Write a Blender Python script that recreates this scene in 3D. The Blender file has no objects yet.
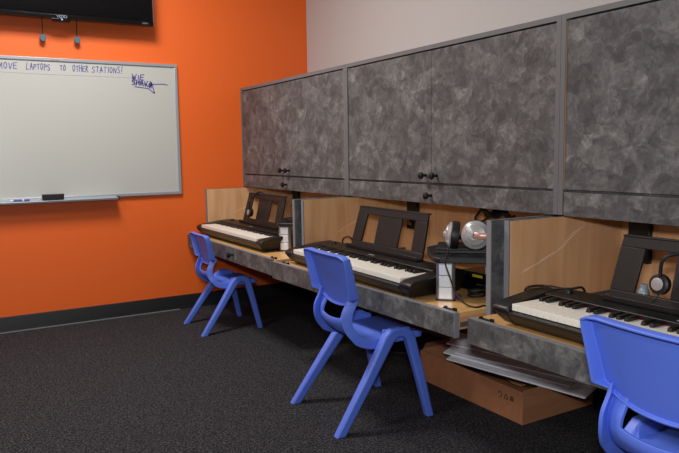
import bpy, bmesh, math, random
from mathutils import Vector, Matrix
random.seed(7)
S = 0.68                       # plan units -> metres
C = bpy.context.scene.collection
ORG = {}
PI = math.pi

# ------------------------------------------------------------------ materials
def new_mat(name):
    m = bpy.data.materials.new(name); m.use_nodes = True
    nt = m.node_tree; return m, nt, nt.nodes['Principled BSDF']
def lin(c):
    return tuple(((v/255+0.055)/1.055)**2.4 if v/255 > 0.04045 else v/255/12.92 for v in c)+(1,)
def plain(name, rgb, rough=.5, metal=0, spec=.5, bump=0, bscale=200, emit=None, trans=0):
    m, nt, b = new_mat(name)
    b.inputs['Base Color'].default_value = lin(rgb); b.inputs['Roughness'].default_value = rough
    b.inputs['Metallic'].default_value = metal; b.inputs['Specular IOR Level'].default_value = spec
    b.inputs['Transmission Weight'].default_value = trans
    if emit:
        b.inputs['Emission Color'].default_value = lin(rgb); b.inputs['Emission Strength'].default_value = emit
    if bump:
        tc = nt.nodes.new('ShaderNodeTexCoord'); n = nt.nodes.new('ShaderNodeTexNoise'); n.inputs['Scale'].default_value = bscale
        n.inputs['Detail'].default_value = 4
        bp = nt.nodes.new('ShaderNodeBump'); bp.inputs['Strength'].default_value = bump; bp.inputs['Distance'].default_value = .002
        nt.links.new(tc.outputs['Object'], n.inputs['Vector']); nt.links.new(n.outputs['Fac'], bp.inputs['Height'])
        nt.links.new(bp.outputs['Normal'], b.inputs['Normal'])
    return m
def ramp(nt, stops):
    r = nt.nodes.new('ShaderNodeValToRGB'); e = r.color_ramp.elements
    e[0].position, e[0].color = stops[0][0], lin(stops[0][1]); e[1].position, e[1].color = stops[-1][0], lin(stops[-1][1])
    for p, c in stops[1:-1]:
        q = e.new(p); q.color = lin(c)
    return r
def math_node(nt, op, a=None, b=None):
    n = nt.nodes.new('ShaderNodeMath'); n.operation = op
    for i, v in enumerate((a, b)):
        if v is None: continue
        if hasattr(v, 'links'): nt.links.new(v, n.inputs[i])
        else: n.inputs[i].default_value = v
    return n.outputs[0]

def suede():
    m, nt, b = new_mat('brushed_grey_laminate'); L = nt.links
    tc = nt.nodes.new('ShaderNodeTexCoord')
    def layer(scale, warp_amt, seed):
        of = nt.nodes.new('ShaderNodeVectorMath'); of.operation = 'ADD'; of.inputs[1].default_value = (seed, seed*.7, seed*1.3)
        L.new(tc.outputs['Object'], of.inputs[0])
        wn = nt.nodes.new('ShaderNodeTexNoise'); wn.inputs['Scale'].default_value = scale*1.2; wn.inputs['Detail'].default_value = 3
        L.new(of.outputs[0], wn.inputs['Vector'])
        mx = nt.nodes.new('ShaderNodeVectorMath'); mx.operation = 'MULTIPLY_ADD'; mx.inputs[1].default_value = (warp_amt,)*3
        L.new(wn.outputs['Color'], mx.inputs[0]); L.new(of.outputs[0], mx.inputs[2])
        vo = nt.nodes.new('ShaderNodeTexVoronoi'); vo.inputs['Scale'].default_value = scale; vo.feature = 'SMOOTH_F1'; vo.inputs['Smoothness'].default_value = .12
        L.new(mx.outputs[0], vo.inputs['Vector'])
        sp = nt.nodes.new('ShaderNodeSeparateColor'); L.new(vo.outputs['Color'], sp.inputs[0])
        rot = nt.nodes.new('ShaderNodeVectorRotate'); rot.rotation_type = 'X_AXIS'
        L.new(math_node(nt, 'MULTIPLY', sp.outputs[0], 7.0), rot.inputs['Angle']); L.new(mx.outputs[0], rot.inputs['Vector'])
        mp = nt.nodes.new('ShaderNodeMapping'); mp.inputs['Scale'].default_value = (14, 14, 75); L.new(rot.outputs[0], mp.inputs['Vector'])
        st = nt.nodes.new('ShaderNodeTexNoise'); st.inputs['Scale'].default_value = 1; st.inputs['Detail'].default_value = 4
        L.new(mp.outputs[0], st.inputs['Vector'])
        return sp.outputs[1], st.outputs['Fac']
    a, sa = layer(13, .09, 0); c, sc = layer(23, .06, 5.3)
    cl = nt.nodes.new('ShaderNodeTexNoise'); cl.inputs['Scale'].default_value = 24; cl.inputs['Detail'].default_value = 6; cl.inputs['Roughness'].default_value = .65
    cl.inputs['Distortion'].default_value = .8
    L.new(tc.outputs['Object'], cl.inputs['Vector'])
    v = math_node(nt, 'ADD', math_node(nt, 'MULTIPLY', a, .12), math_node(nt, 'MULTIPLY', sa, .27))
    v = math_node(nt, 'ADD', v, math_node(nt, 'MULTIPLY', c, .10))
    v = math_node(nt, 'ADD', v, math_node(nt, 'MULTIPLY', sc, .23))
    v = math_node(nt, 'ADD', v, math_node(nt, 'MULTIPLY', cl.outputs['Fac'], .24))
    r = ramp(nt, [(.36, (70, 70, 71)), (.475, (91, 91, 92)), (.56, (112, 112, 112)), (.66, (144, 143, 142))])
    L.new(v, r.inputs[0]); L.new(r.outputs[0], b.inputs['Base Color'])
    b.inputs['Roughness'].default_value = .5; b.inputs['Specular IOR Level'].default_value = .35
    return m
def wood(name, a, c, axis=0, rough=.4):
    m, nt, b = new_mat(name); L = nt.links
    tc = nt.nodes.new('ShaderNodeTexCoord'); mp = nt.nodes.new('ShaderNodeMapping')
    sc = [14, 14, 14]; sc[axis] = 1.6; mp.inputs['Scale'].default_value = sc
    n = nt.nodes.new('ShaderNodeTexNoise'); n.inputs['Scale'].default_value = 1.2; n.inputs['Detail'].default_value = 6; n.inputs['Distortion'].default_value = .6
    L.new(tc.outputs['Object'], mp.inputs[0]); L.new(mp.outputs[0], n.inputs['Vector'])
    r = ramp(nt, [(.3, a), (.7, c)]); L.new(n.outputs['Fac'], r.inputs[0]); L.new(r.outputs[0], b.inputs['Base Color'])
    b.inputs['Roughness'].default_value = rough
    return m
def carpet():
    m, nt, b = new_mat('charcoal_carpet'); L = nt.links
    tc = nt.nodes.new('ShaderNodeTexCoord'); n = nt.nodes.new('ShaderNodeTexNoise'); n.inputs['Scale'].default_value = 150; n.inputs['Detail'].default_value = 3
    L.new(tc.outputs['Object'], n.inputs['Vector'])
    r = ramp(nt, [(.35, (26, 27, 31)), (.52, (49, 49, 53)), (.7, (86, 84, 84))]); L.new(n.outputs['Fac'], r.inputs[0]); L.new(r.outputs[0], b.inputs['Base Color'])
    bp = nt.nodes.new('ShaderNodeBump'); bp.inputs['Strength'].default_value = .7; bp.inputs['Distance'].default_value = .004
    L.new(n.outputs['Fac'], bp.inputs['Height']); L.new(bp.outputs['Normal'], b.inputs['Normal'])
    b.inputs['Roughness'].default_value = 1; b.inputs['Specular IOR Level'].default_value = .1
    return m
M = dict(
    grey=suede(), stile=plain('grey_stile_band', (106, 106, 109), .5, bump=.1, bscale=60), carpet=carpet(),
    wood=wood('maple_panel', (208, 156, 110), (230, 184, 138), 2),
    desk=wood('golden_desktop', (206, 158, 98), (226, 180, 118), 1, .3),
    orange=plain('orange_paint', (233, 102, 30), .55, bump=.15, bscale=260),
    white_wall=plain('warm_white_paint', (190, 186, 184), .7, bump=.15, bscale=260),
    ceiling=plain('ceiling_white', (222, 220, 216), .9),
    black_base=plain('black_vinyl', (8, 8, 11), .5),
    edge=plain('grey_edge_band', (128, 130, 136), .45),
    ply=plain('raw_edge_wood', (190, 140, 100), .6),
    black=plain('black_plastic', (12, 12, 12), .42, bump=.1, bscale=500),
    satin=plain('satin_black', (19, 18, 18), .5),
    gloss=plain('gloss_black', (8, 8, 9), .18),
    screen=plain('screen_glass', (5, 5, 7), .12),
    key=plain('white_key_plastic', (238, 234, 222), .3),
    bkey=plain('black_key_plastic', (14, 13, 13), .35),
    felt=plain('red_felt', (170, 20, 24), .9),
    blue=plain('blue_polypropylene', (92, 122, 226), .42, bump=.12, bscale=420),
    alu=plain('aluminium', (190, 194, 200), .3, .9),
    trim=plain('board_frame_metal', (178, 186, 194), .35, .5),
    silver=plain('silver_plastic', (205, 205, 205), .25, .6),
    tower=plain('frosted_silver_drawer', (232, 238, 246), .3, .25),
    board=plain('whiteboard_enamel', (190, 192, 187), .28),
    ink=plain('purple_ink', (88, 78, 156), .6),
    inkf=plain('faded_ink', (176, 170, 200), .6),
    card=wood('cardboard', (160, 106, 72), (176, 120, 82), 0, .85),
    kraft=plain('kraft_paper', (186, 142, 100), .85, bump=.5, bscale=30),
    sheet=plain('foam_board', (246, 249, 255), .75),
    wrap=plain('clear_wrap', (190, 186, 176), .15, trans=.6),
    blueg=plain('blue_grey_fob', (74, 104, 120), .35),
    pink=plain('copper_band', (200, 158, 140), .35, .3),
    whitep=plain('white_plastic', (230, 230, 232), .4),
    yellow=plain('yellow_strip', (190, 180, 30), .5),
    lightdot=plain('blue_indicator', (90, 140, 255), .4, emit=1.5),
    print=plain('dark_print', (40, 30, 24), .8),
    greypr=plain('grey_print', (150, 150, 155), .6),
    disc=plain('dull_silver', (165, 158, 156), .45, .3),
    lamp=plain('lamp_diffuser', (255, 246, 235), .5, emit=1.0),
)

# ------------------------------------------------------------------ mesh helpers (plan units)
class MB:
    def __init__(s): s.bm = bmesh.new()
    def box(s, x0, x1, y0, y1, z0, z1, mat=None):
        v = [s.bm.verts.new((x, y, z)) for x in (x0, x1) for y in (y0, y1) for z in (z0, z1)]
        if mat:
            for q in v: q.co = mat @ q.co
        for f in ((0,1,3,2),(4,6,7,5),(0,4,5,1),(2,3,7,6),(0,2,6,4),(1,5,7,3)): s.bm.faces.new([v[i] for i in f])
        return s
    def prism(s, pts, lo, hi, axis='y', mat=None):
        """pts: 2-D outline; axis: extrusion axis. y -> pts are (x,z); x -> (y,z); z -> (x,y)"""
        def P(p, h):
            return {'y': (p[0], h, p[1]), 'x': (h, p[0], p[1]), 'z': (p[0], p[1], h)}[axis]
        a = [s.bm.verts.new(P(p, lo)) for p in pts]; b = [s.bm.verts.new(P(p, hi)) for p in pts]
        n = len(pts); s.bm.faces.new(a); s.bm.faces.new(b[::-1])
        for i in range(n): s.bm.faces.new((a[i], b[i], b[(i+1) % n], a[(i+1) % n]))
        if mat:
            for q in a+b: q.co = mat @ q.co
        return s
    def tube(s, pts, r, n=8, cap=True, sx=1.0):
        pts = [Vector(p) for p in pts]; rings = []
        up = Vector((0, 0, 1))
        for i, p in enumerate(pts):
            t = (pts[min(i+1, len(pts)-1)]-pts[max(i-1, 0)]).normalized()
            a = t.cross(up)
            if a.length < .05: a = t.cross(Vector((0, 1, 0)))
            a.normalize(); b = a.cross(t)
            rr = r[i] if isinstance(r, (list, tuple)) else r
            rings.append([s.bm.verts.new(p+a*math.cos(2*PI*k/n)*rr*sx+b*math.sin(2*PI*k/n)*rr) for k in range(n)])
        for u, w in zip(rings, rings[1:]):
            for k in range(n): s.bm.faces.new((u[k], u[(k+1) % n], w[(k+1) % n], w[k]))
        if cap: s.bm.faces.new(rings[0][::-1]); s.bm.faces.new(rings[-1])
        return s
    def lathe(s, prof, c, axis=(0, 0, 1), n=24):
        """prof: (radius, height) list along axis from point c"""
        ax = Vector(axis).normalized(); a = ax.orthogonal().normalized(); b = ax.cross(a); c = Vector(c); rings = []
        for r, h in prof:
            rings.append([s.bm.verts.new(c+ax*h+(a*math.cos(2*PI*k/n)+b*math.sin(2*PI*k/n))*max(r, 1e-4)) for k in range(n)])
        for u, w in zip(rings, rings[1:]):
            for k in range(n): s.bm.faces.new((u[k], u[(k+1) % n], w[(k+1) % n], w[k]))
        s.bm.faces.new(rings[0][::-1]); s.bm.faces.new(rings[-1])
        return s
    def build(s, name, mat, parent=None, bevel=0, smooth=35, sub=0, label=None, kind=None, solid=0, segs=2):
        bm = s.bm
        bmesh.ops.recalc_face_normals(bm, faces=bm.faces[:])
        if parent is None:
            xs = [v.co for v in bm.verts]
            o = Vector(((min(v.x for v in xs)+max(v.x for v in xs))/2, (min(v.y for v in xs)+max(v.y for v in xs))/2, min(v.z for v in xs)))
        else: o = Vector(ORG.get(parent.name, (0, 0, 0)))
        for v in bm.verts: v.co = (v.co-o)*S
        me = bpy.data.meshes.new(name); bm.to_mesh(me); bm.free()
        for p in me.polygons: p.use_smooth = True
        me.set_sharp_from_angle(angle=math.radians(smooth))
        me.materials.append(mat)
        ob = bpy.data.objects.new(name, me); C.objects.link(ob)
        if parent is None: ob.location = o*S
        else: ob.parent = parent; ORG[ob.name] = tuple(o)
        if solid:
            q = ob.modifiers.new('solid', 'SOLIDIFY'); q.thickness = solid*S; q.offset = 0
        if sub:
            q = ob.modifiers.new('sub', 'SUBSURF'); q.levels = q.render_levels = sub
        if bevel:
            q = ob.modifiers.new('bevel', 'BEVEL'); q.width = bevel*S; q.segments = segs; q.limit_method = 'ANGLE'; q.angle_limit = math.radians(35)
            q.harden_normals = False
        if label: ob['label'] = label
        if kind: ob['kind'] = kind
        return ob
def thing(name, loc, label, cat, group=None):
    o = bpy.data.objects.new(name, None); C.objects.link(o); o.location = Vector(loc)*S
    o.empty_display_size = .05; ORG[o.name] = tuple(loc); tag(o, label, cat, group); return o
def tag(o, label, cat, group=None):
    o['label'] = label; o['category'] = cat
    if group: o['group'] = group
    return o
def copy_tree(o, parent=None):
    c = o.copy(); C.objects.link(c)
    if parent: c.parent = parent
    for ch in list(o.children): copy_tree(ch, c)
    return c
def spline(pts, n=8):
    P = [Vector(p) for p in pts]; P = [P[0]]+P+[P[-1]]; out = []
    for i in range(1, len(P)-2):
        for k in range(n):
            t = k/n; a, b, c, d = P[i-1:i+3]
            out.append(.5*((2*b)+(c-a)*t+(2*a-5*b+4*c-d)*t*t+(3*b-a-3*c+d)*t**3))
    out.append(P[-2]); return out

# ------------------------------------------------------------------ room
W, XR, XL, YN, ZC = 6.574, 3.533, -4.4, -3.4, 4.05
def struct(name, mb, mat, **k):
    return mb.build(name, mat, kind='structure', **k)
struct('floor', MB().box(XL-.1, XR+.1, YN-.1, W+.1, -.1, 0), M['carpet'])
struct('ceiling', MB().box(XL-.1, XR+.1, YN-.1, W+.1, ZC, ZC+.1), M['ceiling'])
struct('wall_far', MB().box(XL-.1, XR+.1, W, W+.1, 0, ZC), M['orange'])
struct('wall_right', MB().box(XR, XR+.1, YN, W, 0, ZC), M['white_wall'])
struct('wall_left', MB().box(XL-.1, XL, YN, W, 0, ZC), M['white_wall'])
struct('wall_near', MB().box(XL-.1, XR+.1, YN-.1, YN, 0, ZC), M['white_wall'])
base_prof = lambda s: [(0, 0), (s*.022, 0), (s*.014, .02), (s*.012, .13), (s*.006, .141), (0, .141)]
struct('baseboard_far', MB().prism([(W+a, b) for a, b in base_prof(-1)], XL, XR-.02, 'x'), M['black_base'])
struct('baseboard_right', MB().prism([(XR+a, b) for a, b in base_prof(-1)], YN, W-.022, 'y'), M['black_base'])
struct('baseboard_left', MB().prism([(XL+a, b) for a, b in base_prof(1)], YN, W-.022, 'y'), M['black_base'])
struct('trim_1', MB().box(XL, 2.0, W-.03, W-.0221, 0, .008), M['edge'])

# ------------------------------------------------------------------ wall cabinets
XC, ZV, ZD, ZT = 2.742, 1.215, 1.3425, 2.228
def knob(par, y, z, x=XC):
    MB().lathe([(.011, 0), (.009, .012), (.009, .03), (.02, .036), (.024, .046), (.022, .056), (.012, .062)], (x, y, z), (-1, 0, 0), 16).build('knob', M['satin'], par, label='round dark knob')
def wall_cabinet(y0, y1, seam, label):
    t = thing('wall_cabinet', (XC+.2, (y0+y1)/2, ZV), label, 'cabinet', None)
    c = MB()
    c.box(XC, XR-.002, y0, y0+.03, ZV+.004, ZT).box(XC, XR-.002, y1-.03, y1, ZV+.004, ZT)
    c.box(XC, XR-.002, y0+.03, y1-.03, ZT-.028, ZT)
    c.box(XC+.03, XR-.002, y0+.03, y1-.03, ZD-.01, ZD+.012)
    c.build('carcass', M['grey'], t, bevel=.002)
    f = MB().box(XC-.003, XC, y0+.0005, y0+.0295, ZV+.004, ZT-.0005).box(XC-.003, XC, y1-.0295, y1-.0005, ZV+.004, ZT-.0005).box(XC-.003, XC, y0+.0295, y1-.0295, ZT-.0275, ZT-.0005)
    f.build('face_band', M['stile'], t, label='lighter grey band along the cabinet frame')
    MB().box(XR-.02, XR-.002, y0+.03, y1-.03, ZD+.012, ZT-.028).build('back_board', M['wood'], t)
    g = .003
    for a, b, hy in ((y0+.03+g, seam-g/2, seam-.055), (seam+g/2, y1-.03-g, seam+.055)):
        d = MB().box(XC+.004, XC+.026, a, b, ZD+.008, ZT-.028-.008).build('door', M['grey'], t, bevel=.0015)
        knob(d, hy, 1.398, XC+.004)
        if b > seam+.1 and y0 < 1: MB().box(XC+.001, XC+.0245, b, b+.0028, ZD+.009, ZT-.038).build('door_edge', M['ply'], d, label='thin bare wood door edge')
    v = MB().box(XC+.002, XC+.026, y0+.03+.002, y1-.03-.002, ZV, ZD-.006).build('valance', M['grey'], t, bevel=.0015)
    knob(v, seam, 1.268, XC+.002)
    return t
wall_cabinet(4.4895, W-.001, 5.55, 'grey suede-look wall cabinet against the orange wall, farthest of the row')
wall_cabinet(2.3945, 4.4885, 3.44, 'middle grey suede-look wall cabinet with two round black knobs side by side')
wall_cabinet(.30, 2.3935, 1.32, 'nearest grey suede-look wall cabinet, cut off by the right edge of the photo')

# ------------------------------------------------------------------ desk hutches
XB = 3.29
def hutch(y0, y1, xfl, xfr, xa, xb, label, knob_y=None, scratch=None):
    """y0 near end, y1 far end; xfl / xfr: tray front x at far / near end; xa, xb: fronts of far / near side panel"""
    t = thing('desk_hutch', ((2.1+XR)/2, (y0+y1)/2, .62), label, 'desk')
    # far side panel: wood inside, grey outside
    def side(y, xf, inner, outer, top=1.205):
        p = MB().box(xf, XR-.003, y, y+.034, .62, top).build('side_panel', M['grey'], t, bevel=.0015)
        if inner: MB().box(xf+.004, XB, y-.004, y, .765, top-.002).build('wood_lining', M['wood'], p, label='pale wood lining of the side panel')
        MB().box(xf-.004, xf, y+.001, y+.033, .62, top).build('edge_band', M['edge'], p, label='light grey edge band')
        return p
    pf = side(y1-.036, xa, True, False)
    pn = side(y0+.002, xb, False, True)
    MB().box(XB, XB+.02, y0+.04, y1-.04, .70, 1.212).build('back_panel', M['wood'], t)
    MB().prism([(xfr+.03, y0+.06 if 0 else y0+.045), (XB-.002, y0+.045), (XB-.002, y1-.045), (xfl+.03, y1-.045)], .722, .748, 'z').build('desktop', M['desk'], t, bevel=.001, label='golden wood desktop')
    # pull-out tray front
    ye, yf = (y1-.006 if y0 > 1 else y1-.055), (y0+.06 if y0 > 3 else y0+.018)
    tr = MB().prism([(xfr, yf), (xfr+.03, yf), (xfl+.03, ye), (xfl, ye)], .632, .756, 'z').build('tray_front', M['grey'], t, bevel=.0015)
    MB().prism([(xfr-.001, yf-.003), (xfr+.031, yf-.003), (xfr+.031, yf), (xfr-.001, yf)], .631, .757, 'z').build('end_band', M['edge'], tr, label='light grey end band')
    MB().prism([(xfr+.001, yf+.002), (xfr+.029, yf+.002), (xfl+.029, ye-.002), (xfl+.001, ye-.002)], .7562, .7585, 'z').build('top_band', M['edge'], tr, label='light grey top edge band')
    for x, ya, yb, yc in ((xfr, y0+.045, y0+.06, y0+.036), (xfl, y1-.06, y1-.045, y1-.045)):
        MB().box(x+.05, XB, ya, yb, .66, .722).build('tray_side', M['ply'], t)
        MB().box(x+.06, XB, yc, yc+.009, .675, .70).build('slide_rail', M['alu'], t)
    for y, x in ((y0+.12, xfr), (y1-.12, xfl)):
        MB().box(x+.05, x+.066, y-.045, y+.045, .748, .756).box(x+.052, x+.064, y-.05, y-.03, .748, .764).box(x+.052, x+.064, y+.025, y+.04, .748, .762).build('latch', M['satin'], t, label='small black latch')
    if knob_y: knob(tr, knob_y, .70, xfl-(xfl-xfr)*(ye-knob_y)/(ye-yf))
    # black connector box at the far rear corner
    cb = MB().box(XB-.035, XB-.002, y1-.235, y1-.105, .93, 1.19).build('connector_box', M['satin'], t, bevel=.004, label='black connector box')
    for k, (dy, z) in enumerate(((-.115, 1.165), (-.15, 1.168), (-.115, 1.0), (-.16, 1.02), (-.14, .975))):
        MB().lathe([(.014, 0), (.014, .012), (.007, .014), (.007, .03)], (XB-.035, y1+dy-.02, z), (-1, 0, 0), 10).build('connector', M['alu'], cb, label='silver connector')
    if scratch:
        for (x0, z0, x1, z1, w) in scratch:
            a = Vector((x0, z0)); b = Vector((x1, z1)); d = (b-a).normalized(); nrm = Vector((-d.y, d.x))*w
            q = [a, a.lerp(b, .3)+nrm, b, a.lerp(b, .6)-nrm*.5]
            MB().prism([(p.x, p.y) for p in q], y1-.0408, y1-.0401, 'y').build('scratch', M['scr'], pf, label='pale diagonal scratch')
    return t
M['scr'] = plain('scuffed_wood', (238, 208, 176), .5)
hutch(4.545, W-.004, 2.115, 2.12, 2.32, 2.31, 'grey and maple desk hutch against the orange wall, farthest of the three', knob_y=5.345, scratch=[(2.6, .95, 2.9, 1.06, .004)])
hutch(2.485, 4.505, 2.085, 2.14, 2.345, 2.369, 'middle grey and maple desk hutch holding the silver headphones and riser', scratch=[(2.62, .93, 2.72, .98, .004), (2.7, .97, 2.9, 1.05, .005)])
hutch(.32, 2.455, 2.135, 2.16, 2.425, 2.43, 'nearest grey and maple desk hutch above the open cardboard box', scratch=[(2.50, .93, 2.62, .975, .007), (2.6, .96, 2.78, 1.035, .008), (2.72, 1.0, 2.86, 1.07, .008), (2.80, 1.05, 2.93, 1.12, .007), (2.84, 1.09, 2.99, 1.15, .006)])

# ------------------------------------------------------------------ electric pianos (local: player at -x, far end +y)
def make_piano():
    t = bpy.data.objects.new('electric_piano', None); C.objects.link(t); ORG[t.name] = (0, 0, 0)
    L = .79; K = .675
    full = [(-.16, .012), (.17, .012), (.195, .035), (.20, .125), (.185, .14), (.05, .135), (-.17, .105), (-.20, .09), (-.205, .07), (-.19, .045)]
    low = [(-.16, .012), (.17, .012), (.195, .035), (.20, .125), (.185, .14), (.05, .135), (.035, .131), (.03, .08), (-.19, .078), (-.205, .07), (-.19, .045)]
    MB().prism(low, -K-.006, K+.006, 'y').build('body', M['black'], t, bevel=.003)
    for s in (-1, 1):
        a, b = (K+.006, L) if s > 0 else (-L, -K-.006)
        e = MB().prism(full, a, b, 'y')
        for v in e.bm.verts:
            if abs(v.co.y) > L-.01 and v.co.z < .06: v.co.y -= s*.04
        e.build('end_block', M['black'], t, bevel=.01, segs=3)
    MB().box(.03, .036, -K, K, .1, .1138).build('felt_strip', M['felt'], t, label='thin red felt strip behind the keys')
    w = 2*K/36
    wk = None; bk = None
    # 36 white keys from the far (low C) end towards the near end
    for i in range(36):
        y = K-w*(i+.5)
        if wk is None:
            wk = MB().box(-.185, .028, -w/2+.0006, w/2-.0006, .082, .112).build('white_key', M['key'], t, bevel=.0012, segs=1); k = wk
        else:
            k = wk.copy(); C.objects.link(k); k.parent = t
        k.location = (0, y*S, 0)
        if i % 7 in (0, 1, 3, 4, 5) and i < 35:
            if bk is None:
                bk = MB().prism([(-.045, .112), (-.038, .128), (.028, .13), (.028, .112)], -.0095, .0095, 'y').build('black_key', M['bkey'], t, bevel=.002, segs=1); q = bk
            else:
                q = bk.copy(); C.objects.link(q); q.parent = t
            q.location = (0, (y-w/2)*S, 0)
    # control strip
    MB().lathe([(.022, 0), (.02, .012), (.017, .014)], (.12, K-.06, .137), (0, 0, 1), 16).build('volume_knob', M['satin'], t)
    b = MB()
    for k in range(9): b.box(.12, .13, .42-k*.055, .45-k*.055, .136, .141)
    b.build('button_row', M['satin'], t, kind='stuff')
    MB().box(.05, .065, -.03, .03, .1352, .1362).build('nameplate', M['greypr'], t)
    for (x, y) in ((-.12, -.7), (-.12, .7), (.14, -.7), (.14, .7)):
        MB().lathe([(.02, 0), (.018, .014)], (x, y, 0), (0, 0, 1), 12).build('foot', M['satin'], t)
    # music rest: frame with two windows, solid centre, ledge
    z0, z1, x0, x1 = 0, .275, .165, .235
    def fr(y, z): return (x0+(x1-x0)*z/z1, y, .145+z)
    outer_b, outer_t = .415, .40
    mr = MB()
    sh = Matrix(((1, 0, (x1-x0)/z1, x0-(x1-x0)*.145/z1), (0, 1, 0, 0), (0, 0, 1, 0), (0, 0, 0, 1)))
    th = .016
    mr.prism([(-.42, .15), (.42, .15), (.42, .185), (-.42, .185)], -th, 0, 'x', sh)
    mr.prism([(-.405, .375), (.405, .375), (.40, .42), (-.40, .42)], -th, 0, 'x', sh)
    for s in (-1, 1):
        mr.prism([(s*.42, .185), (s*.30, .185), (s*.285, .375), (s*.405, .375)], -th, 0, 'x', sh)
    mr.prism([(-.135, .185), (.135, .185), (.135, .375), (-.135, .375)], -th+.003, 0, 'x', sh)
    rest = mr.build('music_rest', M['satin'], t, bevel=.003)
    MB().box(x0-.05, x0, -.425, .425, .14, .152).box(x0-.052, x0-.044, -.425, .425, .145, .165).build('rest_ledge', M['satin'], rest, bevel=.002)
    MB().box(x1-.018, x1+.012, -.402, .402, .418, .426).build('rest_top_edge', M['satin'], rest, bevel=.002)
    return t
p0 = make_piano()
pk = [((2.40, 5.742, .748), 0, 'black electric piano on the farthest desk, beside the orange wall'),
      ((2.35, 3.645, .748), math.radians(-1), 'black electric piano behind the middle blue chair, fully in view'),
      ((2.385, 1.50, .748), 0, 'nearest black electric piano with red felt visible between its keys')]
for i, (l, r, lab) in enumerate(pk):
    o = p0 if i == 0 else copy_tree(p0)
    o.location = Vector(l)*S; o.rotation_euler.z = r; tag(o, lab, 'electric piano', 'electric pianos on the desks')

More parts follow.
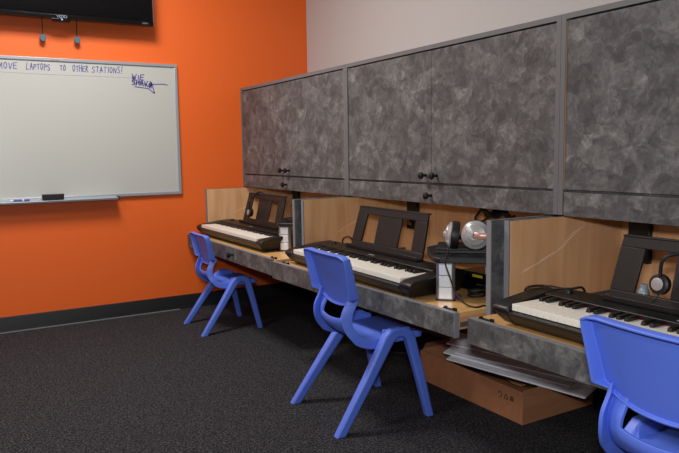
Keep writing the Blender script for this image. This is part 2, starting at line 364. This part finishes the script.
# ------------------------------------------------------------------ chairs (local: front is +x)
def make_chair():
    t = bpy.data.objects.new('stacking_chair', None); C.objects.link(t); ORG[t.name] = (0, 0, 0)
    # --- backrest: concave panel with a rim bending backwards all round
    bm = bmesh.new(); NU, NV = 10, 16; G = []
    for i in range(NU+1):
        u = i/NU; row = []
        for j in range(NV+1):
            v = -1+2*j/NV; av = abs(v)
            zb = .738-.062*(1-av**2.6); zt = .985-.016*max(0, (av-.8)/.2)**2
            z = zb+(zt-zb)*u; k = (z-.70)/.285
            hw = .222+.022*min(1, k*1.3)
            x = -.118-.062*k-.012*k*k-.022*(1-v*v)
            row.append(bm.verts.new((x, v*hw, z)))
        G.append(row)
    for i in range(NU):
        for j in range(NV): bm.faces.new((G[i][j], G[i][j+1], G[i+1][j+1], G[i+1][j]))
    loop = [G[i][0] for i in range(NU)]+[G[NU][j] for j in range(NV)]+[G[i][NV] for i in range(NU, 0, -1)]+[G[0][j] for j in range(NV, 0, -1)]
    rim = []
    for v in loop:
        c = v.co; u = (c.z-.70)/.285
        side = abs(c.y) > .20
        d = .066-.022*u if side else (.034 if c.z > .9 else .02)
        rim.append(bm.verts.new((c.x-d, c.y*(1.035 if side else 1.0), c.z-.004 if c.z > .9 else c.z+.0)))
    n = len(loop)
    for k in range(n): bm.faces.new((loop[k], loop[(k+1) % n], rim[(k+1) % n], rim[k]))
    q = MB(); q.bm.free(); q.bm = bm
    q.build('backrest', M['blue'], t, solid=.012, bevel=.005, smooth=50)
    # --- seat shell: seat, waist, lumbar band and the two pillars carrying the backrest
    key = [(.33, .472), (.315, .486), (.25, .496), (.12, .49), (.02, .486), (-.05, .492), (-.105, .515), (-.138, .555), (-.152, .60), (-.146, .65), (-.126, .69), (-.112, .72), (-.106, .746)]
    P = spline([(a, 0, b) for a, b in key], 4); n = len(P)
    def hw(s):
        return .18+.035*min(1, s/.12)-.022*max(0, min(1, (s-.35)/.25))
    G = []; NV = 20
    for i, p in enumerate(P):
        s = i/(n-1)
        tg = (P[min(i+1, n-1)]-P[max(i-1, 0)]).normalized()
        nb = Vector((tg.z, 0, -tg.x))
        if nb.x > .01 or (abs(nb.x) <= .01 and nb.z > 0): nb = -nb
        if s > .5: nb = Vector((-1, 0, -.35*(1-min(1, (s-.5)/.2)))).normalized()
        up = max(0, min(1, (p.z-.50)/.10)) if p.x < 0 else 0
        row = []
        d = .012+.04*min(1, s/.3)
        for j in range(NV+3):
            v = -1+2*(j-1)/NV
            if j == 0 or j == NV+2:
                v = -1 if j == 0 else 1
                co = p+Vector((0, v*(hw(s)+.006-.022*up), 0))+nb*d
            else:
                c = 1-v*v
                co = p+Vector((0, v*hw(s), 0))+nb*(.006+.030*up)*c+Vector((0, 0, -.022*up*c))
            row.append(bm_v(co)) if 0 else row.append(co)
        G.append(row)
    bm = bmesh.new(); V = [[bm.verts.new(c) for c in r] for r in G]
    for i in range(n-1):
        for j in range(NV+2):
            v = abs(-1+2*(j-.5)/NV)
            if P[i].z > .618 and P[i].x < 0 and v < .60: continue
            bm.faces.new((V[i][j], V[i][j+1], V[i+1][j+1], V[i+1][j]))
    fr = [bm.verts.new(v.co+Vector((.003, 0, -.022))) for v in V[0][1:-1]]
    for j in range(len(fr)-1): bm.faces.new((V[0][j+1], V[0][j+2], fr[j+1], fr[j]))
    for v in [v for v in bm.verts if not v.link_faces]: bm.verts.remove(v)
    q = MB(); q.bm.free(); q.bm = bm
    q.build('seat', M['blue'], t, solid=.014, bevel=.005, smooth=50)
    def leg(path, ws, ds, name):
        """box-section tapered leg along path; ws: width along x, ds: depth along y"""
        bm = bmesh.new(); pts = [Vector(p) for p in path]; rings = []
        for i, p in enumerate(pts):
            tg = (pts[min(i+1, len(pts)-1)]-pts[max(i-1, 0)]).normalized()
            if i == 0: sx = Vector((1, 0, 0))*(1/max(.5, abs(tg.z)))
            else: sx = Vector((tg.z, 0, -tg.x)).normalized()
            w, d = ws[i]/2, ds[i]/2; c = .16
            sy = Vector((0, 1, 0))
            oct_ = [(-w, -d*(1-2*c)), (-w*(1-2*c), -d), (w*(1-2*c), -d), (w, -d*(1-2*c)), (w, d*(1-2*c)), (w*(1-2*c), d), (-w*(1-2*c), d), (-w, d*(1-2*c))]
            rings.append([bm.verts.new(p+sx*u+sy*v) for u, v in oct_])
        for u, w_ in zip(rings, rings[1:]):
            for k in range(8): bm.faces.new((u[k], u[(k+1) % 8], w_[(k+1) % 8], w_[k]))
        bm.faces.new(rings[0][::-1]); bm.faces.new(rings[-1])
        q = MB(); q.bm.free(); q.bm = bm
        return q.build(name, M['blue'], t, bevel=.004, smooth=32)
    for s in (-1, 1):
        y0, y1 = s*.292, s*.247
        leg([(-.29, y0, 0), (-.10, s*.272, .27), (.055, y1, .49), (.085, y1, .515), (.12, y1, .523), (.15, y1, .523)], [.052, .062, .074, .072, .06, .05], [.05, .054, .058, .058, .056, .054], 'leg')
        leg([(.31, y0, 0), (.25, s*.272, .27), (.205, y1, .47), (.19, y1, .50), (.155, y1, .521), (.12, y1, .5215)], [.048, .056, .064, .066, .062, .056], [.048, .052, .056, .058, .056, .054], 'leg')
        # bracket joining leg apex to seat
        MB().box(.02, .22, min(s*.19, s*.235), max(s*.19, s*.235), .455, .485).build('seat_bracket', M['blue'], t, bevel=.01)
    return t
c0 = make_chair()
for i, (l, r, lab) in enumerate([
        ((2.125, 5.70, 0), -1, 'small blue plastic chair nearest the orange wall'),
        ((2.10, 3.335, 0), -2.5, 'middle blue plastic chair, in front of the fully visible electric piano'),
        ((2.10, 1.272, 0), -4, 'blue plastic chair cut off at the bottom right corner of the photo')]):
    o = c0 if i == 0 else copy_tree(c0)
    o.scale = (.87 if i == 0 else 1,)*3
    o.location = Vector(l)*S; o.rotation_euler.z = math.radians(r); tag(o, lab, 'chair', 'blue stacking chairs')

# ------------------------------------------------------------------ television
t = thing('television', (1.02, 6.45, 2.755), 'large black flat television at the top left of the orange wall', 'television')
x0, x1, z0, z1 = .215, 1.822, 2.755, 3.70
MB().box(x0, x1, 6.41, 6.47, z0, z1).build('casing', M['gloss'], t, bevel=.006)
MB().box(x0+.2, x1-.2, 6.47, 6.50, z0+.12, z1-.12).build('rear_housing', M['black'], t, bevel=.01)
MB().box(.8, 1.25, 6.50, W, 3.0, 3.4).build('wall_mount', M['satin'], t)
MB().box(x0+.02, x1-.02, 6.406, 6.41, z0+.045, z1-.02).build('screen', M['screen'], t)
MB().box(x0, x1, 6.402, 6.41, z0, z0+.03).build('lower_bezel', M['gloss'], t, bevel=.002)
MB().box(x1, x1+.004, 6.41, 6.46, z0, z1).build('side_trim', M['alu'], t, label='thin silver side trim')
MB().prism([(.93, z0), (1.10, z0), (1.085, z0-.022), (.945, z0-.022)], 6.403, 6.44, 'y').build('sensor_bump', M['gloss'], t, bevel=.003)
MB().lathe([(.007, 0), (.007, .002)], (1.02, 6.4025, z0-.008), (0, -1, 0), 10).build('indicator_light', M['lightdot'], t, label='tiny blue indicator light')
def text(par, name, s, loc, size, mat, rot=(PI/2, 0, 0)):
    cu = bpy.data.curves.new(name, 'FONT'); cu.body = s; cu.size = size*S; cu.extrude = .0004; cu.align_x = 'CENTER'
    tmp = bpy.data.objects.new('tmp', cu); C.objects.link(tmp)
    dg = bpy.context.evaluated_depsgraph_get(); me = bpy.data.meshes.new_from_object(tmp.evaluated_get(dg))
    bpy.data.objects.remove(tmp); me.materials.clear(); me.materials.append(mat)
    o = bpy.data.objects.new(name, me); C.objects.link(o); o.parent = par
    o.location = (Vector(loc)-Vector(ORG[par.name]))*S; o.rotation_euler = rot; return o
text(t, 'logo', 'VIZIO', (1.02, 6.4015, z0+.006), .034, M['greypr'])['label'] = 'small white brand lettering'
text(t, 'badge', 'HDTV', (1.745, 6.4015, z0+.01), .02, M['greypr'])['label'] = 'tiny grey lettering'
for x, lab in ((.872, 'left blue-grey fob hanging on a wire under the television'), (1.158, 'right blue-grey fob hanging on a wire under the television')):
    t = thing('hanging_fob', (x, 6.53, 2.57), lab, 'fob', 'fobs hanging below the television')
    MB().tube([(x, 6.50, 2.85), (x, 6.51, 2.80), (x+.002, 6.53, 2.72), (x, 6.53, 2.62)], .0045, 6).build('wire', M['satin'], t)
    MB().prism([(x+.028*math.cos(a), 2.597+.034*math.sin(a)) for a in [PI/8+k*PI/4 for k in range(8)]], 6.515, 6.545, 'y').build('fob_body', M['blueg'], t, bevel=.006)
    MB().box(x-.006, x+.006, 6.52, 6.54, 2.62, 2.64).build('wire_clip', M['satin'], t)

# ------------------------------------------------------------------ whiteboard
bx0, bx1, bz0, bz1 = -.20, 2.071, 1.168, 2.432
t = thing('whiteboard', (.93, 6.56, bz0), 'large whiteboard with purple handwriting on the orange wall', 'whiteboard')
MB().box(bx0+.02, bx1-.02, 6.556, 6.572, bz0+.02, bz1-.02).build('writing_surface', M['board'], t)
f = MB(); r = .028
f.box(bx0, bx1, 6.545, 6.573, bz1-r, bz1).box(bx0, bx1, 6.545, 6.573, bz0, bz0+r)
f.box(bx1-r, bx1, 6.545, 6.573, bz0+r, bz1-r).box(bx0, bx0+r, 6.545, 6.573, bz0+r, bz1-r)
f.build('frame', M['trim'], t, bevel=.003)
MB().prism([(6.545, 1.166), (6.545, 1.18), (6.46, 1.160), (6.45, 1.168), (6.444, 1.166), (6.45, 1.148), (6.545, 1.155)], -.0, 1.435, 'x').build('tray', M['trim'], t, bevel=.002)
MB().box(1.432, 1.44, 6.444, 6.545, 1.146, 1.18).build('tray_cap', M['satin'], t, label='dark end cap of the tray')
MB().box(.93, 1.0, 6.5435, 6.545, bz1-.021, bz1-.009).build('nameplate', M['greypr'], t)
# handwriting as narrow strokes on the enamel
GL = {'M': [[(0,0),(.12,1),(.5,.35),(.85,1),(1,0)]], 'O': [[(.5,1),(.1,.7),(.1,.25),(.5,0),(.9,.3),(.85,.8),(.5,1)]], 'V': [[(0,1),(.45,0),(1,1)]],
      'E': [[(1,1),(.05,.95),(0,.05),(1,0)],[(0,.5),(.8,.52)]], 'L': [[(.3,1),(0,.05),(.9,0)]], 'A': [[(0,0),(.5,1),(1,0)],[(.15,.35),(.9,.4)]],
      'P': [[(.1,-.1),(.15,1),(.85,.9),(.9,.55),(.12,.45)]], 'T': [[(0,1),(1,1)],[(.5,1),(.5,0)]], 'S': [[(.95,.9),(.3,1),(.1,.7),(.85,.4),(.7,.02),(0,.1)]],
      'H': [[(0,0),(.05,1)],[(1,0),(.95,1)],[(0,.5),(1,.5)]], 'R': [[(.05,0),(.1,1),(.85,.85),(.1,.5),(1,0)]], 'I': [[(.5,0),(.5,1)]],
      'N': [[(0,0),(.1,1),(.85,0),(1,1)]], '!': [[(.7,1.3),(.4,.35)],[(.3,.05),(.28,-.05)]], ' ': [],
      'W': [[(0,1),(.25,0),(.5,.7),(.75,0),(1,1)]]}
def strokes(lines, w, y=6.5545):
    b = MB()
    for ln in lines:
        for p, q in zip(ln, ln[1:]):
            p = Vector(p); q = Vector(q); d = (q-p)
            if d.length < 1e-6: continue
            d.normalize(); n = Vector((-d.y, d.x))*w; e = d*w*.5
            b.prism([tuple(p-e-n), tuple(q+e-n), tuple(q+e+n), tuple(p-e+n)], y, y+.0015, 'y')
    return b
def write(s, xa, xb, z, h, slope=0, jit=.07):
    wt = sum(.55 if c in 'I!' else (.9 if c == ' ' else 1) for c in s); u = (xb-xa)/wt; x = xa; out = []
    for c in s:
        k = .55 if c in 'I!' else (.9 if c == ' ' else 1)
        hh = h*random.uniform(.85, 1.08); dz = random.uniform(-.04, .04)*h
        for ln in GL[c]:
            out.append([(x+px*u*k*.74+random.uniform(-jit, jit)*u*.5+pz*.12*u, z+dz+slope*(x-xa)+pz*hh+random.uniform(-jit, jit)*h) for px, pz in ln])
        x += u*k
    return out
for wd, a, b in (('MOVE', .505, .660), ('LAPTOPS', .725, .925), ('TO', 1.00, 1.055), ('OTHER', 1.108, 1.25), ('STATIONS!', 1.275, 1.555)):
    strokes(write(wd, a, b, 2.324, .054), .0030).build('handwritten_word', M['ink'], t, label='purple handwritten word '+wd)
strokes([[(.45, 2.293), (.9, 2.288), (1.3, 2.29), (1.66, 2.288)]], .0022).build('underline', M['inkf'], t, label='faint purple underline')
sg = write('WIE', 1.635, 1.76, 2.272, .05, -.05)+write('SHAVA', 1.63, 1.83, 2.225, .05, -.06)
sg += [[(1.66, 2.205), (1.72, 2.2), (1.79, 2.19), (1.84, 2.15)], [(1.79, 2.21), (1.84, 2.235), (1.93, 2.24), (1.975, 2.232)], [(1.80, 2.20), (1.82, 2.25), (1.845, 2.15), (1.835, 2.155)]]
sg += [[(1.65+.02*k, 2.285-.008*k), (1.66+.02*k, 2.23-.004*k)] for k in range(9)]
strokes(sg, .0044).build('signature', M['ink'], t, label='dark purple scribbled tag')

t = thing('board_eraser', (.87, 6.50, 1.171), 'black whiteboard eraser standing on the board tray', 'eraser')
MB().box(.78, .962, 6.482, 6.53, 1.186, 1.222).build('eraser_grip', M['satin'], t, bevel=.004)
MB().box(.783, .959, 6.485, 6.527, 1.171, 1.186).build('eraser_pad', M['black_base'], t, bevel=.002)
t = thing('marker', (.59, 6.49, 1.168), 'white marker with purple band lying on the board tray', 'marker')
MB().tube([(.52, 6.49, 1.179), (.63, 6.49, 1.179)], .0085, 10).build('barrel', M['whitep'], t)
MB().tube([(.545, 6.49, 1.179), (.615, 6.49, 1.179)], .0092, 10).build('label_band', M['ink'], t, label='purple printed band')
MB().tube([(.632, 6.49, 1.179), (.675, 6.49, 1.179)], [.0095, .0085], 10).build('cap', M['ink'], t, label='dark purple cap')

# ------------------------------------------------------------------ monitor risers with silver towers
def riser(o, rot, label):
    """o: near front corner of the shelf (plan units)"""
    R = Matrix.Translation(Vector((o[0], o[1], 0))) @ Matrix.Rotation(rot, 4, 'Z')
    t = thing('desk_riser', (o[0], o[1], .748), label, 'riser', 'black shelf risers beside the pianos')
    # shelf outline in local coords: front edge runs +x, depth runs +y, rounded far left end
    out = [(.02, 0), (.30, 0), (.30, .36)]+[(.08+.36*0, .56)]+[(.08-.16*math.sin(a), .40+.16*math.cos(a)) for a in (.4, .8, 1.2, 1.5)]+[(-.07, .30), (-.03, .08), (-.005, .02)]
    # world-like local frame
    m = MB().prism(out, .955, .985, 'z', R); m.build('shelf', M['satin'], t, bevel=.006)
    MB().prism([(.03, .012), (.292, .012), (.292, .34), (.02, .34)], .985, .988, 'z', R).build('mat', M['black'], t)
    for k, (a, b) in enumerate(((.052, .055), (.02, .42))):
        q = MB().prism([(a-.050, b-.028), (a-.036, b-.04), (a+.036, b-.04), (a+.050, b-.028), (a+.050, b+.03), (a-.050, b+.03)], .756, .955, 'z', R).build('tower', M['alu'], t, label='silver tower leg')
        MB().prism([(a-.053, b-.032), (a-.038, b-.044), (a+.038, b-.044), (a+.053, b-.032), (a+.053, b+.033), (a-.053, b+.033)], .748, .757, 'z', R).build('tower_foot', M['satin'], q)
        for h in (.76, .824, .888):
            MB().box(a-.033, a+.033, b-.0445, b-.040, h+.002, h+.060, R).build('tower_drawer', M['tower'], q, bevel=.002, label='pale frosted drawer front')
    return t, R
riser((2.262, 2.80), math.radians(-43), 'black desk riser on silver tower, under the silver headphones')
riser((2.365, 4.975), math.radians(-43), 'black desk riser on silver tower, between the far and middle pianos')

# closed laptop on the middle riser
R = Matrix.Translation((2.50, 2.83, 0)) @ Matrix.Rotation(math.radians(-43), 4, 'Z')
t = thing('laptop', (2.5, 2.84, .988), 'closed dark laptop lying on the middle riser under the headphones', 'laptop')
MB().box(-.165, .15, -.03, .22, .988, 1.004, R).build('laptop_base', M['satin'], t, bevel=.003)
MB().box(-.165, .15, -.03, .22, 1.006, 1.018, R).build('lid', M['satin'], t, bevel=.003)
MB().box(-.160, .145, -.025, .215, 1.004, 1.006, R).build('seam', M['gloss'], t)

# silver headphones
t = thing('headphones', (2.45, 2.8, 1.018), 'large silver headphones with copper band on the closed laptop', 'headphones')
def cup(par, c, ax, r=.079, tilt=None):
    ax = Vector(ax).normalized(); c = Vector(c)
    q = MB().lathe([(r*.98, -.045), (r*1.04, -.03), (r*1.04, -.006), (r*.97, 0)], c, ax, 32).build('ear_cushion', M['satin'], par, label='black ear cushion')
    k = MB().lathe([(r*.99, 0), (r*.96, .008), (r*.80, .016), (r*.78, .017), (r*.70, .026), (r*.35, .034), (r*.34, .030), (r*.30, .030), (r*.26, .042), (r*.10, .046)], c, ax, 32).build('ear_cup', M['silver'], par, label='polished silver ear cup')
    MB().lathe([(r*.10, .045), (r*.08, .048)], c, ax, 12).build('centre_screw', M['gloss'], k)
ca = Vector((2.46, 2.705, 1.103)); cb = Vector((2.425, 2.865, 1.092))
cup(t, ca, (-.76, -.62, .12))
cup(t, cb, (-.72, .62, .08), r=.075)
# copper band arm lying towards the side panel and the headband arc behind
MB().tube(spline([(2.425, 2.675, 1.105), (2.44, 2.64, 1.105), (2.52, 2.585, 1.10), (2.62, 2.56, 1.09)]), .018, 8, sx=.35).build('arm', M['pink'], t, label='flat copper coloured arm')
MB().tube(spline([(2.62, 2.55, 1.09), (2.76, 2.60, 1.07), (2.82, 2.76, 1.05), (2.76, 2.92, 1.04), (2.60, 3.0, 1.05), (2.46, 2.95, 1.085)]), .013, 8).build('headband', M['satin'], t)
MB().tube(spline([(2.39, 2.85, 1.03), (2.34, 2.79, 1.01), (2.275, 2.735, .97), (2.275, 2.70, .90), (2.275, 2.65, .82), (2.30, 2.60, .765), (2.33, 2.555, .753), (2.38, 2.56, .753), (2.42, 2.545, .753)], 10), .0045, 6).build('cord', M['satin'], t, label='thin black cord hanging to the desk')

# odds and ends under the middle riser
t = thing('adapter_box', (2.75, 2.84, .748), 'black adapter box with yellow strip under the middle riser', 'adapter')
MB().box(2.60, 2.90, 2.68, 3.0, .748, .86).build('adapter_case', M['gloss'], t, bevel=.006)
MB().box(2.597, 2.60, 2.80, 2.88, .835, .85).build('strip', M['yellow'], t, label='yellow strip')
t = tag(MB().box(2.62, 2.72, 2.72, 2.80, .861, .915).build('card_block', M['whitep'], bevel=.003), 'small pale block on the black adapter box under the riser', 'block')
t = tag(MB().tube(spline([(2.49+.05*math.cos(a*.9), 2.72+.05*math.sin(a*.9), .756+.004*a) for a in range(16)], 4), .006, 6).build('cable_coil', M['satin']), 'coiled black cable on the desk behind the silver tower', 'cable')
tag(MB().lathe([(.03, 0), (.032, .01), (.02, .02)], (2.415, 2.815, .748), (0, 0, 1), 16).build('small_disc', plain('dull_purple', (96, 60, 110), .4)), 'small purple disc beside the silver tower under the riser', 'disc')
tag(
    MB().lathe([(.028, 0), (.03, .07), (.026, .11), (.018, .12), (.018, .14)], (2.95, 2.03, .748), (0, 0, 1), 16).build('small_bottle', plain('pale_blue_grey', (140, 160, 172), .3)), 'small blue-grey bottle behind the nearest music rest', 'bottle')
# bundled cable hanging behind the valance
b = MB()
for k in range(5):
    pts = [(2.95+.012*k, 3.22-.03*i-.008*k, 1.16+.022*math.sin(i*.9+k*1.3)) for i in range(9)]
    b.tube(spline(pts, 5), .0085, 6)
b.tube(spline([(2.96, 3.22, 1.16), (2.96, 3.26, 1.12), (2.96, 3.22, 1.10), (2.96, 3.16, 1.12), (2.96, 3.1, 1.17)], 6), .007, 6)
tag(b.build('cable_bundle', M['satin']), 'black cable bundle hanging under the middle wall cabinet above the headphones', 'cable')

# folded dark stand on the far riser
t = thing('tablet_stand', (2.50, 4.95, .988), 'folded black stand on the far desk riser', 'stand')
MB().prism([(2.46, 4.86), (2.62, 4.80), (2.66, 5.02), (2.50, 5.06)], .988, 1.012, 'z').build('stand_base', M['satin'], t, bevel=.006)
MB().prism([(4.86, 1.012), (5.02, 1.012), (4.98, 1.06), (4.88, 1.14), (4.86, 1.14)], 2.55, 2.60, 'x').build('stand_arm', M['satin'], t, bevel=.006)

# headset hung over a music rest
def headset(c, top, label):
    """c: ear cup centre, top: where the band crosses the rest's top edge"""
    t = thing('headset', c, label, 'headphones', 'small black headsets hung on music rests')
    c = Vector(c); tp = Vector(top)
    MB().lathe([(.036, -.01), (.042, 0), (.042, .022), (.034, .028)], c, (-1, 0, .15), 24).build('ear_pad', M['satin'], t)
    MB().lathe([(.025, 0), (.026, .004), (.018, .007)], c+Vector((-.028, 0, .004)), (-1, 0, .15), 20).build('ear_disc', M['disc'], t, label='silver disc on the ear pad')
    pts = spline([c+Vector((-.02, -.005, .04)), c+Vector((-.02, -.03, .12)), tp+Vector((-.035, .03, -.03)), tp+Vector((0, -.02, .012)), tp+Vector((.03, -.06, .0)), tp+Vector((.045, -.08, -.06))], 8)
    MB().tube(pts, .0075, 8).build('headband', M['satin'], t)
    MB().lathe([(.036, -.01), (.042, 0), (.042, .022), (.034, .028)], tp+Vector((.05, -.085, -.10)), (1, 0, .1), 20).build('ear_pad', M['satin'], t)
    MB().tube(spline([c+Vector((-.01, 0, -.03)), c+Vector((-.02, .01, -.06)), c+Vector((-.01, .03, -.075))]), .003, 6).build('cord', M['satin'], t)
headset((2.475, 1.625, 1.008), (2.60, 1.47, 1.176), 'black headset with silver disc hung on the nearest music rest')
headset((2.525, 5.89, 1.00), (2.62, 5.93, 1.176), 'black headset with silver disc hung on the farthest music rest')

# power cords on the pianos and floor
tag(MB().tube(spline([(2.50, 2.385, .76), (2.50, 2.36, .80), (2.42, 2.30, .885), (2.50, 2.26, .895), (2.48, 2.18, .897), (2.53, 2.12, .90), (2.585, 2.10, .90), (2.61, 2.10, .84), (2.62, 2.12, .77)], 8), .006, 6).build('power_cord', M['satin']), 'black cord looping over the far end of the nearest piano', 'cord')
tag(MB().tube(spline([(2.60, 4.30, .78), (2.57, 4.28, .90), (2.60, 4.25, .93), (2.63, 4.22, .90), (2.60, 4.18, .905), (2.62, 4.12, .87), (2.64, 4.1, .80)], 8), .0055, 6).build('power_cord', M['satin']), 'black cord curling behind the far end of the middle piano', 'cord')
tag(MB().tube(spline([(3.45, 5.3, .008), (3.1, 5.1, .008), (2.9, 4.7, .008), (3.0, 4.45, .008), (3.15, 4.6, .008), (3.05, 4.8, .008), (2.85, 4.7, .008), (2.8, 4.3, .008), (3.2, 3.9, .008), (3.45, 3.85, .008)], 8), .007, 6).build('floor_cable', M['satin']), 'black cable loose on the carpet under the middle desk', 'cable')

# ------------------------------------------------------------------ cardboard box and contents
bx, by0, by1, bw, bh = 2.745, 2.62, 3.56, .60, .205
t = thing('cardboard_box', (3.03, 3.1, 0), 'open brown cardboard box of packing on the floor under the nearest desk', 'box')
def panel(pts, th, ax):
    return MB().prism(pts, *th, ax)
c = MB()
c.prism([(by0, 0), (by1, 0), (by1, .205), (by0, .19)], bx, bx+.01, 'x')
c.prism([(by0, 0), (by1, 0), (by1, .2), (by0, .2)], bx+bw-.01, bx+bw, 'x')
c.prism([(bx+.01, 0), (bx+bw-.01, 0), (bx+bw-.01, .2), (bx+.01, .2)], by0, by0+.01, 'y')
c.prism([(bx+.01, 0), (bx+bw-.01, 0), (bx+bw-.01, .21), (bx+.01, .205)], by1-.01, by1, 'y')
c.box(bx+.01, bx+bw-.01, by0+.01, by1-.01, .0, .01)
c.build('box_walls', M['card'], t, bevel=.002)
MB().prism([(bx+bw-.01, .2), (bx+bw, .2), (bx+bw+.13, .29), (bx+bw+.12, .295)], by0+.02, by1-.02, 'y').build('flap', M['card'], t)
MB().prism([(bx+.02, by1-.004), (bx+bw-.06, by1-.004), (bx+bw-.12, by1+.10), (bx+.12, by1+.09)], .205, .213, 'z').build('flap', M['card'], t)
tape = MB().prism([(by0, .02), (by0+.012, 0), (by0+.022, .08), (by0+.018, .188), (by0, .19)], bx-.0015, bx, 'x').prism([(bx, .09), (bx+.2, .11), (bx+.3, .10), (bx+.28, .14), (bx+.12, .15), (bx, .17)], by0-.0015, by0, 'y')
tape.build('tape', plain('packing_tape', (176, 124, 90), .08, spec=.9), t, label='shiny clear packing tape')
def px_mark(l, w): 
    b = MB()
    for ln in l:
        for p, q in zip(ln, ln[1:]):
            p = Vector(p); q = Vector(q); d = (q-p).normalized(); n = Vector((-d.y, d.x))*w
            b.prism([tuple(p-n), tuple(q-n), tuple(q+n), tuple(p+n)], bx-.001, bx, 'x')
    return b
mk = [[(2.80+.014*math.cos(a), .13+.017*math.sin(a)) for a in [k*PI/5 for k in range(9)]],
      [(2.765, .116), (2.735, .116), (2.75, .146), (2.765, .116)]]+[[(2.715-.007*k, .115), (2.715-.007*k, .143)] for k in range(4)]
px_mark(mk, .0022).build('printed_marks', M['print'], t, label='small dark recycling marks')
# white boards stacked across the box
spec = [((2.758, 3.30), (2.935, 2.35), .20, .212, 'lowest white sheet of the stack sticking out of the cardboard box'),
        ((2.79, 3.37), (2.965, 2.48), .20, .232, 'white sheet second from the bottom of the stack in the box'),
        ((2.80, 3.27), (3.04, 2.40), .17, .254, 'white sheet second from the top of the stack in the box'),
        ((2.84, 3.40), (3.05, 2.58), .14, .278, 'topmost white sheet of the stack in the cardboard box')]
for i, (a, b_, w, z, lab) in enumerate(spec):
    a = Vector(a); b2 = Vector(b_); d = (b2-a).normalized(); n = Vector((-d.y, d.x))
    if n.x < 0: n = -n
    q = MB().prism([tuple(a), tuple(b2), tuple(b2+n*w), tuple(a+n*w)], z-.011, z-.001, 'z')
    for v in q.bm.verts: v.co.z += max(0, (Vector((v.co.x, v.co.y))-a).dot(n))*(.22+.03*i)
    o = tag(q.build('foam_sheet', M['sheet'], bevel=.001), lab, 'board', 'white sheets in the cardboard box')
# kraft paper and clear wrap
def crumple(name, c, sx, sy, sz, mat, label, cat, seed):
    random.seed(seed); bm = bmesh.new(); bmesh.ops.create_icosphere(bm, subdivisions=3, radius=1)
    for v in bm.verts:
        k = 1+random.uniform(-.22, .22); v.co = Vector((c[0]+v.co.x*sx*k, c[1]+v.co.y*sy*k, c[2]+max(v.co.z, -.7)*sz*k))
    q = MB(); q.bm.free(); q.bm = bm
    return tag(q.build(name, mat, smooth=20), label, cat)
crumple('kraft_paper', (3.17, 3.06, .20), .12, .22, .20, M['kraft'], 'crumpled brown kraft paper in the box behind the white sheets', 'paper', 3)
crumple('kraft_paper', (3.16, 2.73, .18), .11, .07, .13, M['kraft'], 'small crumpled brown paper wad at the near end of the box', 'paper', 5)
crumple('plastic_wrap', (3.06, 3.44, .155), .20, .075, .06, M['wrap'], 'clear crumpled plastic wrap at the far end of the cardboard box', 'wrap', 8)

# ------------------------------------------------------------------ ceiling lights
LIGHTS = []
def ceiling_light(x, y, w, d, power, label):
    t = thing('ceiling_light', (x, y, ZC-.03), label, 'ceiling light', 'ceiling lights')
    f = MB(); e = .03
    f.box(x-w/2-e, x+w/2+e, y-d/2-e, y-d/2, ZC-.03, ZC).box(x-w/2-e, x+w/2+e, y+d/2, y+d/2+e, ZC-.03, ZC)
    f.box(x-w/2-e, x-w/2, y-d/2, y+d/2, ZC-.03, ZC).box(x+w/2, x+w/2+e, y-d/2, y+d/2, ZC-.03, ZC)
    f.build('light_frame', M['whitep'], t)
    MB().box(x-w/2, x+w/2, y-d/2, y+d/2, ZC-.012, ZC-.004).build('diffuser', M['lamp'], t)
    l = bpy.data.lights.new('panel_lamp', 'AREA'); l.shape = 'RECTANGLE'; l.size = w*S; l.size_y = d*S; l.energy = power; l.color = (1, .95, .9)
    o = bpy.data.objects.new('panel_lamp', l); C.objects.link(o); o.location = Vector((x, y, ZC-.03))*S
ceiling_light(.9, 4.75, .9, .9, 54, 'square ceiling light over the middle of the room')
ceiling_light(-1.9, 3.2, .9, .9, 32, 'square ceiling light over the left side of the room')
# camera flash just above the lens
l = bpy.data.lights.new('flash', 'AREA'); l.shape = 'RECTANGLE'; l.size = .12; l.size_y = .07; l.energy = 25; l.color = (.95, .97, 1)
fo = bpy.data.objects.new('flash', l); C.objects.link(fo)

# ------------------------------------------------------------------ camera
f, yaw, pit, rol = 670.30, math.radians(30.7337), math.radians(-6.3563), math.radians(-.8991)
F = Vector((math.sin(yaw)*math.cos(pit), math.cos(yaw)*math.cos(pit), math.sin(pit)))
Rt = Vector((math.cos(yaw), -math.sin(yaw), 0)); U = Rt.cross(F)
R2 = Rt*math.cos(rol)+U*math.sin(rol); U2 = -Rt*math.sin(rol)+U*math.cos(rol)
cd = bpy.data.cameras.new('camera'); cd.sensor_width = 36; cd.lens = f*36/679; cd.clip_start = .05
cam = bpy.data.objects.new('camera', cd); C.objects.link(cam)
mt = Matrix((R2, U2, -F)).transposed().to_4x4(); mt.translation = Vector((0, 0, 1.56))*S
cam.matrix_world = mt
bpy.context.scene.camera = cam
mf = mt.copy(); mf.translation = Vector((0, 0, 1.56))*S+U2*.16-F*.02; fo.matrix_world = mf

w = bpy.data.worlds.new('world'); bpy.context.scene.world = w; w.use_nodes = True
w.node_tree.nodes['Background'].inputs[0].default_value = (.5, .52, .55, 1); w.node_tree.nodes['Background'].inputs[1].default_value = .1
vs = bpy.context.scene.view_settings
vs.view_transform = 'Standard'; vs.look = 'None'; vs.gamma = 1; vs.use_curve_mapping = False; vs.exposure = 0
